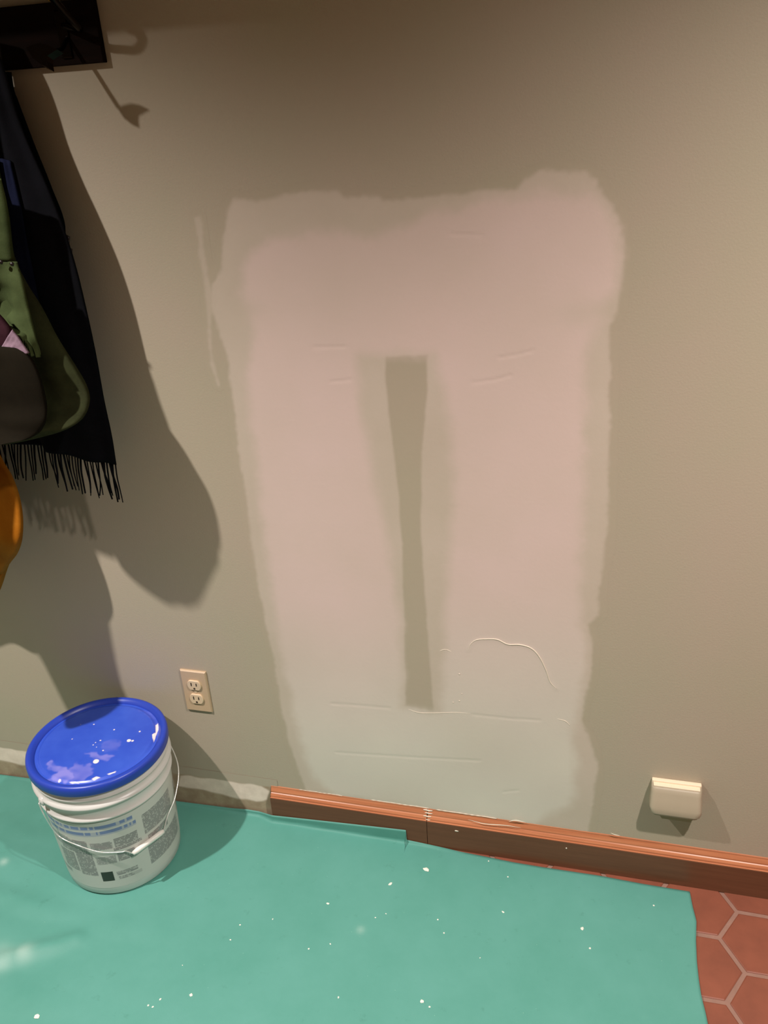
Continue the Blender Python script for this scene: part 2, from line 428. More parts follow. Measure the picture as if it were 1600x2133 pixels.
gap_narrow = [(803, 742), (891, 739), (888, 840), (879, 940), (877, 1100), (884, 1220), (892, 1330), (903, 1480), (845, 1470), (843, 1300), (838, 1130), (828, 1000), (812, 880), (804, 800)]
streak = [(408, 455), (416, 455), (426, 520), (440, 600), (440, 720), (455, 800), (438, 760), (430, 620), (416, 540)]
PX0, PX1 = wp(400, 900)[0]-0.06, wp(1300, 600)[0]+0.03
xs = np.arange(min(PX0, -0.74), PX1+0.03, 0.0026); ys = np.arange(0.1005, 1.52, 0.0032)
ridge = [(975, 1354), (980, 1342), (992, 1333), (1012, 1331), (1036, 1332), (1058, 1342), (1084, 1343), (1108, 1351), (1125, 1370), (1138, 1397), (1146, 1420), (1160, 1435)]
OUT = wpoly(outer)
def keep(q): return (sdf(q, OUT) < 0.012) | (sdf(q, wpoly(streak)) < 0.012)
seam_lines = [[(690, 1465), (750, 1469), (812, 1475)], [(985, 1488), (1060, 1496), (1125, 1500)], [(700, 1567), (860, 1577), (1000, 1584)],
              [(1050, 1649), (1080, 1646)], [(985, 797), (1035, 790), (1065, 781)], [(1040, 745), (1080, 738), (1110, 730)], [(940, 487), (1005, 490)],
              [(655, 723), (720, 722)], [(690, 795), (730, 791)]]
def patch_fn(q):
    d = sdf(q, OUT); h = 0.0002+0.0006*(1-sstep(d, -0.03, 0.0))
    dr = line_dist(q, wpoly(ridge)); side = 0.0
    h = h+0.0004*np.exp(-(dr/0.004)**2)
    for ln in seam_lines: h = h-0.0006*np.exp(-(line_dist(q, wpoly(ln))/0.0022)**2)
    h = h+0.0007*vnoise(q, 6)*(1-sstep(d, -0.05, 0.0))*0.6
    h = np.maximum(h, 0.00015)*(1-sstep(d, 0.0, 0.012))+0.0001
    return np.stack([q[:, 0], -h, q[:, 1]], 1)
patch, P = grid('plaster_patch', xs, ys, patch_fn, M_PATCH, wall, keep=keep)
nz = vnoise(P, 22)*0.006+vnoise(P, 90, 7)*0.0025
lo = vnoise(P, 5, 3)
t_out = 1-sstep(sdf(P, OUT)+nz, -0.007, 0.003)
t_gapn = sstep(sdf(P, wpoly(gap_narrow))+nz*0.35, -0.003, 0.0035)
t_st = (1-sstep(sdf(P, wpoly(streak))+nz, -0.004, 0.004))*0.5
thin_v = np.maximum(t_out*t_gapn*(0.80+0.25*lo), t_st)
d_in = 1-sstep(sdf(P, wpoly(dense_p))+nz*1.6, -0.022, 0.012)
d_gap = sstep(sdf(P, wpoly(gap_wide))+nz*1.2, -0.012, 0.024)
dens = d_in*d_gap*(0.88+0.25*lo)
for c, r in (((1215, 655), 0.05), ((505, 645), 0.04)):   # thin spots
    cc = wpoly([c])[0]; dens = dens*(1-0.55*np.exp(-(((P[:, 0]-cc[0])/r)**2+((P[:, 1]-cc[1])/(r*0.5))**2)))
set_attr(patch.data, 'thin', np.clip(thin_v, 0, 1)); set_attr(patch.data, 'dense', np.clip(dens, 0, 1))
set_attr(patch.data, 'pale', np.clip(sstep(-(P[:, 1]+0.25*(P[:, 0]+0.3)*-1+0.06*lo), -0.75, -0.25), 0, 1))
tag(patch, 'cream and pinkish joint compound spread over the repaired wall')

def stroke(name, pxs, r, off=0.0012, flat=1.0, taper=True):
    pts = smooth_path([wp(x, y, off) for x, y in pxs], 6); n = len(pts)
    rs = [r*(0.2+0.8*math.sin(math.pi*min(1, max(0, i/(n-1))))**0.5) for i in range(n)] if taper else r
    V, F = [], []; tube(V, F, pts, rs, 8, flat); return pydata(name, V, F, M_RIDGE, patch, True)
stroke('compound_ridge', ridge, 0.0015, 0.0010)
stroke('compound_ridge', [(915, 1356), (928, 1353), (942, 1358)], 0.0009, 0.0008)
stroke('compound_ridge', [(850, 1477), (880, 1485), (950, 1484), (985, 1487)], 0.0009, 0.0006)
stroke('compound_ridge', [(1160, 1497), (1178, 1502), (1188, 1512)], 0.0010, 0.0006)
for i, (x, y, r) in enumerate(((957, 1404, .0016), (944, 1463, .0012), (957, 1460, .0014), (962, 1445, .0010))):
    blob('compound_bump', wp(x, y, 0.0010), r, r*0.8, r, M_RIDGE, patch, i+1)

# ------------------------------------------------------------------ green floor cloth
back_edge = [(-1.9, 0.0, 0.001)]
def cloth_back(x):
    """(y, z) of the cloth's rear edge at wall position x"""
    return None
bpx = [(-400, 1560, 'w'), (0, 1613, 'w'), (60, 1621, 'w'), (371, 1669, 'w'), (480, 1683, 'w'), (516, 1686, 'w'), (540, 1690, 'w')]
bp = []
for x, y, k in bpx:
    q = fp(x, y, 0.003)
    if q[1] > -0.004: q = wp(x, y, 0.006)
    bp.append((q[0], q[1], q[2]))
flap_px = [(566, 1698), (640, 1706), (740, 1717), (846, 1729)]
flap = [tuple(wp(x, y, 0.0185)) for x, y in flap_px]
after = []
for x, y in [(846.5, 1749), (880, 1756), (917, 1764)]: after.append(tuple(wp(x, y, 0.0185)))
for x, y in [(960, 1774), (1006, 1783), (1070, 1796), (1130, 1806), (1250, 1824), (1340, 1841), (1437, 1857)]:
    q = fp(x, y, 0.003); after.append((q[0], min(q[1], -0.0185), 0.003 if q[1] < -0.0185 else wp(x, y, 0.0185)[2]))
edge = bp+flap+after
right_px = [(1437, 1857), (1443, 1888), (1451, 1919), (1450, 1960), (1452, 2003), (1456, 2040), (1461, 2074), (1470, 2110), (1476, 2140)]
right = [tuple(fp(x, y, 0.003)) for x, y in right_px]+[(0.262, -0.45, 0.003), (0.268, -0.7, 0.003), (0.27, -1.15, 0.003)]
ry = np.array([-q[1] for q in right]); rx = np.array([q[0] for q in right])
ex = np.array([q[0] for q in edge]); ey = np.array([q[1] for q in edge]); ez = np.array([q[2] for q in edge])
ixs = np.unique(np.concatenate([np.linspace(ex[0], ex[-1], 420), ex]))
YF = -1.15
V, F, SC = [], [], []; NR = 190
x_last = ixs[-1]
fold = [fp(-150, 2050)[:2], fp(0, 2003)[:2], fp(70, 1985)[:2], fp(160, 1958)[:2]]
fold2 = [fp(-200, 1830)[:2], fp(0, 1870)[:2], fp(120, 1890)[:2], fp(230, 1880)[:2]]
vs = np.concatenate([[0, 0.006, 0.012], np.linspace(0.02, 1, NR-3)])
BX, BY = -1.0509, -0.1719
for ix, x in enumerate(ixs):
    y0 = np.interp(x, ex, ey); z0 = np.interp(x, ex, ez)
    u = (x-ixs[0])/(x_last-ixs[0])
    for iv, v in enumerate(vs):
        up = max(z0-0.003, 0.0)
        L = up+(y0-YF)
        sdist = v*(L)
        if sdist < up: y = y0; z = z0-sdist
        else: y = y0-(sdist-up); z = 0.003
        if up > 0.004 and sdist >= up-0.003: 
            k = min(1, max(0, (sdist-up+0.003)/0.006)); z = max(z, 0.003+0.002*(1-k))
        xr = np.interp(-y, ry, rx); shift = (xr-x_last)*sstep(np.array(u), 0.8, 1.0)
        xx = x+float(shift)
        V.append([xx, y, z])
V = np.array(V)
Pf = V[:, :2]
amp = sstep(np.hypot(Pf[:, 0]-BX, Pf[:, 1]-BY), 0.15, 0.26)*sstep(-Pf[:, 1], 0.03, 0.12)
d1 = line_dist(Pf, fold); d2 = line_dist(Pf, fold2)
und = (vnoise(Pf, 3.5)+0.4*vnoise(Pf, 9, 4))
zadd = amp*(0.0016*np.clip(und+0.2, 0, 1)+0.010*np.exp(-(d1/0.022)**2)+0.007*np.exp(-(d2/0.025)**2))
left_amp = 1-sstep(Pf[:, 0], -1.05, -0.75)
zadd += amp*left_amp*0.008*np.clip(vnoise(Pf*np.array([1, 2.2]), 7, 9)+0.1, 0, 1)
V[:, 2] += zadd
nr = len(vs)
F = [(i*nr+j, i*nr+j+1, (i+1)*nr+j+1, (i+1)*nr+j) for i in range(len(ixs)-1) for j in range(nr-1)]
# thickness: a second skin below plus rims
nv = len(V); V2 = V.copy(); V2[:, 2] = np.maximum(V[:, 2]-0.0012, 0.0005); V2[:, 1] += np.where(V[:, 1] > -0.021, 0.0008, 0.0)
Vall = np.vstack([V, V2]); F2 = [tuple(nv+k for k in f[::-1]) for f in F]
ni = len(ixs)
rim = []
for i in range(ni-1):
    rim.append((i*nr, (i+1)*nr, nv+(i+1)*nr, nv+i*nr)); rim.append((i*nr+nr-1, nv+i*nr+nr-1, nv+(i+1)*nr+nr-1, (i+1)*nr+nr-1))
for j in range(nr-1):
    rim.append((j, nv+j, nv+j+1, j+1)); a = (ni-1)*nr; rim.append((a+j, a+j+1, nv+a+j+1, nv+a+j))
cloth = pydata('floor_cloth', Vall, F+F2+rim, M_CLOTH, None, True)
sc = np.zeros(len(Vall)); Pa = Vall[:, :2]
for (x, y, r) in ((5, 2000, .030), (50, 1990, .022), (8, 1800, .010), (752, 1940, .008)):
    c = fp(x, y)[:2]; sc = np.maximum(sc, 0.55*np.exp(-(((Pa-c)**2).sum(1))/(r*r)))
sc = sc*np.clip(0.75+vnoise(Pa, 22, 2), 0, 1)
set_attr(cloth.data, 'scuff', sc)
tag(cloth, 'green protective cloth spread on the tiled floor under the bucket', 'floor cloth')

# crumbs of plaster on the cloth
from mathutils.bvhtree import BVHTree
bvh = BVHTree.FromPolygons([tuple(q) for q in V], F)
def on_cloth(x, y):
    q = fp(x, y, 0.004); h = bvh.ray_cast(Vector((q[0], q[1], 0.3)), Vector((0, 0, -1)))
    return Vector((q[0], q[1], h[0].z if h[0] else 0.0045))
def crumb(x, y, r, seed, el=1.0, ang=0.0):
    c = on_cloth(x, y); bm = bmesh.new(); bmesh.ops.create_icosphere(bm, subdivisions=2, radius=1.0)
    for v in bm.verts:
        k = 1+0.5*noise.noise(v.co*1.6+Vector((seed*7.3, seed*2.1, 1)))
        v.co = Vector((v.co.x*r*k*el, v.co.y*r*k, max(-0.3, v.co.z)*r*0.45*k))
    o = frombm('plaster_crumb', bm, M_CRUMB, None, False)
    o.location = (c.x, c.y, c.z+r*0.13); o.rotation_euler.z = ang
    return o
o = crumb(888, 1811, 0.0048, 11, 1.5, -0.5)
tag(o, 'largest white plaster crumb on the green cloth, just below the oak baseboard', 'plaster crumb')
o = crumb(813, 1841, 0.0028, 12, 2.0, 0.9)
tag(o, 'sliver of white plaster on the cloth, left of the largest crumb', 'plaster crumb')
o = crumb(77, 2118, 0.0048, 13, 1.1, 0.2)
tag(o, 'white plaster crumb on the green cloth in the bottom left corner', 'plaster crumb')
o = crumb(879, 2086, 0.0036, 14, 1.0, 0.2)
tag(o, 'round white plaster crumb on the cloth near the bottom centre edge', 'plaster crumb')
o = crumb(398, 2072, 0.0032, 15, 1.0, 0.2)
tag(o, 'bright white plaster crumb on the cloth, in front of the bucket', 'plaster crumb')
o = crumb(1213, 1934, 0.0032, 16, 1.2, 0.9)
tag(o, 'bright white plaster crumb on the cloth near the terracotta tiles', 'plaster crumb')
small = [(683, 1882, .0022), (912, 1915, .0016), (1048, 1899, .0018), (1229, 1975, .0020), (1362, 1886, .0018), (500, 1926, .0014), (568, 1914, .0012),
         (480, 1957, .0015), (643, 1976, .0016), (688, 1966, .0013), (782, 1911, .0012), (705, 2077, .0016), (895, 2097, .0015), (334, 2081, .0020),
         (309, 2094, .0018), (318, 2097, .0014), (925, 1943, .0015), (1058, 1826, .0014), (1018, 1793, .0014), (804, 1903, .0011), (1000, 1995, .0009), (380, 2010, .0010)]
for i, (x, y, r) in enumerate(small):
    tag(crumb(x, y, r, 20+i, random.Random(i).uniform(1, 1.7), i*1.3), 'tiny white plaster speck scattered on the green floor cloth', 'plaster crumb', 'tiny plaster specks on the green cloth')

# ------------------------------------------------------------------ bucket
Z0 = 0.0050
HB = 0.3407
bucket = empty('plastic_bucket', (BX, BY, Z0))
tag(bucket, 'white plastic bucket with plaster-spattered blue lid standing on green cloth by the wall', 'bucket')
def lathe(name, prof, mt, parent, seg=128, c=(BX, BY)):
    V, F = [], []; n = len(prof)
    for k in range(seg):
        th = 2*math.pi*k/seg
        for r, z in prof: V.append((c[0]+r*math.cos(th), c[1]+r*math.sin(th), z))
    for k in range(seg):
        k2 = (k+1) % seg
        for i in range(n-1): F.append((k*n+i, k2*n+i, k2*n+i+1, k*n+i+1))
    return pydata(name, V, F, mt, parent, True)
def rb(z):   # wall radius at height
    return 0.1305+(z/0.32)*0.0155
body_prof = [(0.001, Z0+0.004), (0.120, Z0+0.004), (0.122, Z0), (0.1275, Z0), (0.1305, Z0+0.004), (rb(.03), .03), (rb(.10), .10), (rb(.18), .18),
             (rb(.235), .235), (rb(.238)+.001, .2385), (rb(.24)+.0050, .2400), (rb(.24)+.0058, .2425), (rb(.24)+.0048, .2455), (rb(.25)+.0006, .2475), (rb(.262), .262),
             (rb(.274), .2735), (rb(.275)+.006, .2755), (rb(.275)+.0085, .2780), (rb(.28)+.0080, .2820), (rb(.28)+.004, .2850), (rb(.286)+.0005, .2880),
             (rb(.298), .2975), (rb(.30)+.0030, .2990), (rb(.30)+.0036, .3010), (rb(.30)+.0010, .3035), (rb(.31), .3150), (0.142, .330), (0.139, .330), (0.138, .31)]
lathe('body', body_prof, M_BUCKET, bucket)
# printed panels: thin curved skin carrying the print
def print_panel():
    th = np.radians(np.arange(-150, 62, 0.45)); zs = np.arange(0.028, 0.2335, 0.0011)
    def fn(q):
        r = 0.1305+(q[:, 1]/0.32)*0.0155+0.0005
        return np.stack([BX+r*np.cos(q[:, 0]), BY+r*np.sin(q[:, 0]), q[:, 1]], 1)
    o, P = grid('label', th, zs, fn, M_PRINT, bucket)
    T = np.degrees(P[:, 0]); Zq = P[:, 1]; g = np.zeros(len(P)); bl = np.zeros(len(P)); bk = np.zeros(len(P))
    rr = np.random.default_rng(4)
    def text(arr, t0, t1, z0, z1, pitch, dens=0.72, cell=0.9, lvl=1.0, ragged=0.15):
        ins = (T > t0) & (T < t1) & (Zq > z0) & (Zq < z1)
        row = np.floor((z1-Zq)/pitch).astype(int); colm = np.floor((T-t0)/cell).astype(int)
        nrow = int((z1-z0)/pitch)+3; ncol = int((t1-t0)/cell)+3
        tab = (rr.random((nrow, ncol)) < dens)*1.0
        for k in range(nrow): tab[k, int(ncol*(1-rr.random()*ragged)):] = 0
        fr = ((z1-Zq)/pitch) % 1.0
        on = ins & (fr < 0.72)
        v = np.zeros(len(P)); v[on] = tab[np.clip(row[on], 0, nrow-1), np.clip(colm[on], 0, ncol-1)]
        v = np.where(ins, 0.42+0.58*v, 0)
        np.maximum(arr, v*lvl, out=arr)
    # blue headings
    text(bl, -128, -38, 0.2105, 0.2225, 0.012, 0.86, 1.6, 0.95, 0.02)
    text(bl, -122, -36, 0.1930, 0.2055, 0.0125, 0.86, 1.6, 0.95, 0.02)
    # grey paragraphs
    for a in ((-146, -126, .165, .195), (-124, -100, .15, .183), (-112, -82, .140, .178), (-79, -61, .150, .172), (-58, -37, .150, .176), (-118, -99, .075, .135), (-97, -80, .068, .140), (-78, -60, .104, .128),
              (-58, -42, .106, .132), (-76, -60, .150, .168), (-132, -112, .055, .068), (-30, 8, .150, .208), (-30, 18, .055, .110), (-28, -2, .12, .142), (22, 55, .10, .19), (-60, -34, .140, .148)):
        text(g, a[0], a[1], a[2], a[3], 0.0044, 0.80, 0.9, 0.95, 0.12)
    text(g, -63, -43, 0.064, 0.076, 0.004, 0.8, 0.9, 0.95, 0.3)
    text(g, -62, -40, 0.050, 0.060, 0.005, 0.7, 0.9, 0.8, 0.5)
    text(g, -26, -6, 0.176, 0.180, 0.004, 0.0, 0.9)
    k = (T > -77.5) & (T < -66) & (Zq > 0.050) & (Zq < 0.080); bk[k] = 1.0
    set_attr(o.data, 'grey', g*0.8); set_attr(o.data, 'blue', bl*0.9); set_attr(o.data, 'black', bk)
    tag(o, 'printed label with blue heading and grey text blocks')
print_panel()
# lid
lid_prof = [(0.146, 0.316), (0.1515, 0.3165), (0.1530, 0.3190), (0.1532, 0.332), (0.1520, 0.3375), (0.1485, 0.3405), (0.1440, 0.3407), (0.1400, 0.3395),
            (0.1375, 0.3355), (0.1350, 0.3335), (0.1345, 0.3300)]
lathe('lid_rim', lid_prof, M_LIDP, bucket, 160)
zl = 0.3335
def lid_fn(q):
    r, t = q[:, 1], q[:, 0]
    z = zl+0.0016*(1-sstep(r, 0.122, 0.127))-0.0022*sstep(r, 0.124, 0.131)
    return np.stack([BX+r*np.cos(t), BY+r*np.sin(t), z], 1)
lidp, P = grid('lid', np.linspace(0, 2*math.pi, 361), np.linspace(0.0005, 0.1362, 130), lid_fn, M_LID, bucket)
XY = np.stack([BX+P[:, 1]*np.cos(P[:, 0]), BY+P[:, 1]*np.sin(P[:, 0])], 1)
def lidpx(pts): return [tuple(fp(x, y, zl)[:2]) for x, y in pts]
nzz = np.array([noise.noise(Vector((a*90, c*90, 2))) for a, c in XY]); nz3 = np.array([noise.noise(Vector((a*35, c*60, 5))) for a, c in XY])
def zq(pts):   # coordinates read from the 560x500 crop enlarged 2.857x
    return lidpx([(x/2.857, 1400+y/2.857) for x, y in pts])
smp = [([(275, 545), (300, 530), (330, 560), (440, 590), (440, 650), (380, 655), (275, 640), (340, 600), (290, 575)], 0.75),
       ([(390, 590), (460, 540), (500, 560), (540, 540), (560, 600), (500, 650), (420, 660)], 0.45),
       ([(505, 485), (580, 480), (590, 500), (640, 490), (680, 505), (640, 530), (560, 520)], 0.55),
       ([(590, 430), (680, 400), (720, 420), (700, 470), (620, 480)], 0.22), ([(720, 200), (900, 230), (960, 300), (940, 400), (900, 280), (800, 210)], 0.18)]
sm = np.zeros(len(P))
for poly, a in smp:
    sm = np.maximum(sm, a*(1-sstep(sdf(XY, zq(poly))+nzz*0.006, -0.004, 0.003))*np.clip(0.8+nz3, 0.2, 1))
dp = np.zeros(len(P))
drops = [(572, 535, .0062), (768, 410, .0046), (832, 357, .0028), (355, 647, .0036), (598, 410, .0020), (570, 422, .0014), (575, 450, .0013), (560, 314, .0018), (680, 346, .0016),
         (430, 402, .0011), (614, 470, .0015), (555, 437, .001), (840, 170, .0016), (455, 658, .0018), (480, 315, .0012), (790, 412, .0022)]
for x, y, r in drops:
    c = np.array(zq([(x, y)])[0]); dp = np.maximum(dp, 1-sstep(np.sqrt(((XY-c)**2).sum(1))+nzz*0.0015, r-0.0008, r+0.0006))
for poly in ([(905, 375), (925, 360), (925, 315), (940, 300), (942, 340), (930, 370), (915, 415)], [(545, 640), (575, 625), (600, 630), (560, 645)],
             [(640, 610), (690, 592), (688, 600), (650, 614)], [(410, 655), (450, 652), (470, 660), (430, 662)]):
    dp = np.maximum(dp, 1-sstep(sdf(XY, zq(poly))+nzz*0.001, -0.001, 0.0006))
set_attr(lidp.data, 'smear', sm); set_attr(lidp.data, 'drop', dp)
tag(lidp, 'recessed blue lid top with white plaster drops')
# bail handle
a_, D_, ph_, z_, r_, s_ = 1.10691, 0.20787, 0.92158, 0.2746, 0.1600, 0.98897
ax = np.array([math.cos(a_), math.sin(a_), 0]); nn = np.array([math.sin(a_), -math.cos(a_), 0])
gg = nn*math.cos(ph_)-np.array([0, 0, 1])*math.sin(ph_); C0 = np.array([BX, BY, z_])
def bail(t): return C0+ax*r_*np.sign(math.cos(t))*abs(math.cos(t))**s_+gg*D_*abs(math.sin(t))**s_
def cone_hit(x, y, add):
    d = ray(x, y); best = None
    for t in np.linspace(1.0, 2.6, 3000)/FPX:
        q = CC+d*t
        if 0 < q[2] < 0.33 and math.hypot(q[0]-BX, q[1]-BY) < rb(q[2])+add: return q
    return None
E1, E2 = C0-ax*0.157, C0+ax*0.157
front = [cone_hit(x, y, 0.007) for x, y in ((122, 1741), (168, 1763), (210, 1775), (250, 1775), (262, 1773))]
G0, G1 = cone_hit(277, 1778, 0.010), cone_hit(341, 1731, 0.012)
dep = lambda q: float((q-CC)@CF)
side = []
for k, (x, y) in enumerate(((349, 1700), (366, 1655), (370, 1590))):
    z = dep(G1)+(dep(E2)-dep(G1))*(0.10, 0.32, 0.62)[k]; side.append(CC+ray(x, y)*(z/FPX))
wire = smooth_path([E1, E1+(front[0]-E1)*0.35+np.array([0, -0.004, 0])]+front+[G0], 8)+smooth_path([G0, G1], 2)+smooth_path([G1]+side+[E2], 8)
V, F = [], []; tube(V, F, wire, 0.0014, 8)
for e, q in ((1, E2), (-1, E1)): tube(V, F, [q, q-ax*e*0.006, q-ax*e*0.014], 0.0016, 8)
handle = pydata('handle', V, F, M_WIRE, bucket, True)
V, F = [], []; tube(V, F, [G0+(G1-G0)*q for q in np.linspace(0, 1, 9)], [.0045, .0062, .0062, .0060, .0060, .0060, .0062, .0062, .0045], 14)
pydata('handle_grip', V, F, M_GRIP, handle, True)
for e in (1, -1):
    q = C0+ax*e*0.1455; V, F = [], []
    tube(V, F, [q-ax*e*0.006, q+ax*e*0.006, q+ax*e*0.009], [0.012, 0.011, 0.006], 16); pydata('handle_ear', V, F, M_BUCKET, bucket, True)

# ------------------------------------------------------------------ duplex outlet
oc = (wp(370, 1394)+wp(425, 1395)+wp(450, 1481)+wp(396, 1478))/4
OX, OZ = oc[0], oc[2]
outlet = empty('wall_outlet', (OX, 0, OZ)); tag(outlet, 'almond duplex electrical outlet on the wall above the bucket', 'outlet')
TIL = math.radians(-1.5)
W2, H2 = 0.0325, 0.0575
V = []; F = []
rings = [(W2, H2, 0.0), (W2, H2, -0.0035), (W2-0.0022, H2-0.0022, -0.0058)]
for (a, c, y) in rings:
    for (sx, sz) in ((-1, -1), (1, -1), (1, 1), (-1, 1)): V.append((OX+sx*a, y, OZ+sz*c))
for i in range(2):
    for k in range(4): F.append((i*4+k, i*4+(k+1) % 4, (i+1)*4+(k+1) % 4, (i+1)*4+k))
F.append((8, 9, 10, 11)); F.append((3, 2, 1, 0))
pydata('cover_plate', V, F, M_ALMOND, outlet)
for sz in (0.0195, -0.0195):
    bm = bmesh.new(); n = 32; R = 0.0172; hh = 0.0132
    ring0, ring1, ring2 = [], [], []
    for k in range(n):
        t = 2*math.pi*k/n; x = R*math.cos(t); z = max(-hh, min(hh, R*math.sin(t)))
        ring0.append(bm.verts.new((OX+x, -0.0050, OZ+sz+z))); ring1.append(bm.verts.new((OX+x, -0.0088, OZ+sz+z)))
        ring2.append(bm.verts.new((OX+x*0.94, -0.0096, OZ+sz+z*0.94)))
    for A_, B_ in ((ring0, ring1), (ring1, ring2)):
        for k in range(n): bm.faces.new((A_[k], A_[(k+1) % n], B_[(k+1) % n], B_[k]))
    bm.faces.new(ring2)
    rec = frombm('receptacle', bm, M_ALMOND2, outlet)
    for (dx, hz) in ((-0.0064, 0.0046), (0.0064, 0.0040)):
        bm = bmesh.new(); box(bm, OX+dx-0.0014, OX+dx+0.0014, -0.0099, -0.0090, OZ+sz+0.0030-hz, OZ+sz+0.0030+hz); frombm('slot', bm, M_SLOT, rec)
    V, F = [], []; c = (OX, -0.0094, OZ+sz-0.0082); tube(V, F, [c, (c[0], -0.0100, c[2])], 0.0026, 12); pydata('ground_hole', V, F, M_SLOT, rec)
V, F = [], []; tube(V, F, [(OX, -0.0055, OZ), (OX, -0.0068, OZ)], 0.0034, 16); pydata('screw', V, F, M_ALMOND2, outlet)

# ------------------------------------------------------------------ beige box low on the wall
q0, q1 = wp(1357, 1620), wp(1463, 1629)
NX0, NX1, NZ = q0[0], q1[0], (q0[2]+q1[2])/2
cov = empty('outlet_cover', ((NX0+NX1)/2, 0, NZ-0.04)); tag(cov, 'beige plastic cover box mounted low on the wall above the oak baseboard', 'outlet cover')
bm = bmesh.new(); box(bm, NX0+0.001, NX1-0.001, -0.010, 0.0, NZ-0.074, NZ+0.0005, 0.002); frombm('mounting_plate', bm, M_COVER_TOP, cov)
bm = bmesh.new()
# hood: side profile (y, z) swept in x with rounded lower corners
pr = [(-0.008, NZ-0.004), (-0.014, NZ-0.0055), (-0.0205, NZ-0.0075), (-0.0235, NZ-0.0100), (-0.0270, NZ-0.0180), (-0.0330, NZ-0.030), (-0.0400, NZ-0.046), (-0.0430, NZ-0.0580), (-0.0410, NZ-0.0640), (-0.008, NZ-0.0660)]
nxs = 24; cols = []
for i in range(nxs+1):
    u = i/nxs*2-1; x = (NX0+NX1)/2+u*(NX1-NX0)/2*0.985
    cut = 0.016*max(0, (abs(u)-0.62)/0.38)**2.2
    fr = 0.006*max(0, (abs(u)-0.86)/0.14)**2
    cols.append([bm.verts.new((x+(0.002*u*min(1, (NZ-z)/0.04)), min(-0.008, y+fr*(1 if j > 0 else 0)), max(z, NZ-0.066+cut))) for j, (y, z) in enumerate(pr)])
for i in range(nxs):
    for k in range(len(pr)-1): bm.faces.new((cols[i][k], cols[i+1][k], cols[i+1][k+1], cols[i][k+1]))
bm.faces.new(cols[0]); bm.faces.new(cols[-1][::-1])
hood = frombm('hood', bm, [M_COVER], cov, True)
for f in hood.data.polygons: f.use_smooth = len(f.vertices) == 4
bm = bmesh.new(); box(bm, NX0+0.004, NX1-0.004, -0.0200, -0.006, NZ-0.0075, NZ-0.0036, 0.0012)
lip = frombm('top_flap', bm, M_COVER_TOP, cov)
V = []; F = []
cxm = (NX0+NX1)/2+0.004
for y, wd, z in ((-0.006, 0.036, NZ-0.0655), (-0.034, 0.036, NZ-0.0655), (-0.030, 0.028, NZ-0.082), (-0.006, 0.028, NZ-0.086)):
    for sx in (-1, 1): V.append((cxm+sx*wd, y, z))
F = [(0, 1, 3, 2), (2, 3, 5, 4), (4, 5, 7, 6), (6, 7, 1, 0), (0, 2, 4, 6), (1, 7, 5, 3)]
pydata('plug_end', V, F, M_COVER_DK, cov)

# ------------------------------------------------------------------ coat rack
RX1 = wp(217, 134, 0.012)[0]; RZ0, RZ1 = 1.6655, 1.757
RX0 = -1.95
rack = empty('coat_rack', (RX0, 0, RZ0)); tag(rack, 'dark walnut wall-mounted coat rack board with metal hooks, top left', 'coat rack')
bm = bmesh.new(); box(bm, RX0, RX1, -0.013, 0.0, RZ0, RZ1, 0.0012)
back = frombm('board', bm, M_RACK, rack)
def hook(hx):
    h = []
    V, F = [], []
    bm = bmesh.new(); box(bm, hx-0.010, hx+0.010, -0.0165, -0.012, 1.675, 1.745, 0.002); hk = frombm('hook', bm, M_METAL, rack)
    d = hx+0.897
    dd = np.array([d, 0, 0]); T = lambda x, y, o: toward(x, y, o)+dd
    low = smooth_path([(hx+0.006, -0.014, 1.705), T(200, 150, .045), T(224, 188, .075), T(246, 222, .105)], 6)
    tube(V, F, low, 0.0036, 10)
    V2, F2 = [], []
    fan = [(244, 224), (256, 219), (272, 215), (290, 218), (313, 229), (300, 236), (290, 242), (289, 252), (291, 267), (276, 260), (258, 246)]
    for o_ in (.105, .112):
        for x, y in fan: V2.append(T(x, y, o_))
    n = len(fan)
    for k in range(n): F2.append((k, (k+1) % n, n+(k+1) % n, n+k))
    F2.append(tuple(range(n))[::-1]); F2.append(tuple(range(n, 2*n)))
    up = smooth_path([(hx+0.004, -0.014, 1.722), T(222, 98, .035), T(255, 103, .07), T(284, 103, .102), T(297, 84, .118), T(285, 64, .124), T(268, 58, .124)], 6)
    tube(V, F, up, [0.0066]*(len(up)-12)+[0.0075]*12, 10, 0.8)
    pydata('prong', V, F, M_METAL, hk, True)
    pydata('hook_tip', V2, F2, M_METAL, hk)
hook(-0.897); hook(-1.22); hook(-1.55)

shelf = empty('wall_shelf', (-1.25, 0, 1.88))
tag(shelf, 'dark wooden shelf above the coat rack, its shadow along the top edge', 'shelf')
bm = bmesh.new(); box(bm, RX0, -0.72, -0.205, 0.0, 1.848, 1.866, 0.002); frombm('shelf_board', bm, M_RACK, shelf)
for sx in (-1.8, -1.3):
    bm = bmesh.new(); box(bm, sx-0.01, sx+0.01, -0.12, 0.0, 1.78, 1.848, 0.002); frombm('shelf_bracket', bm, M_RACK, shelf)

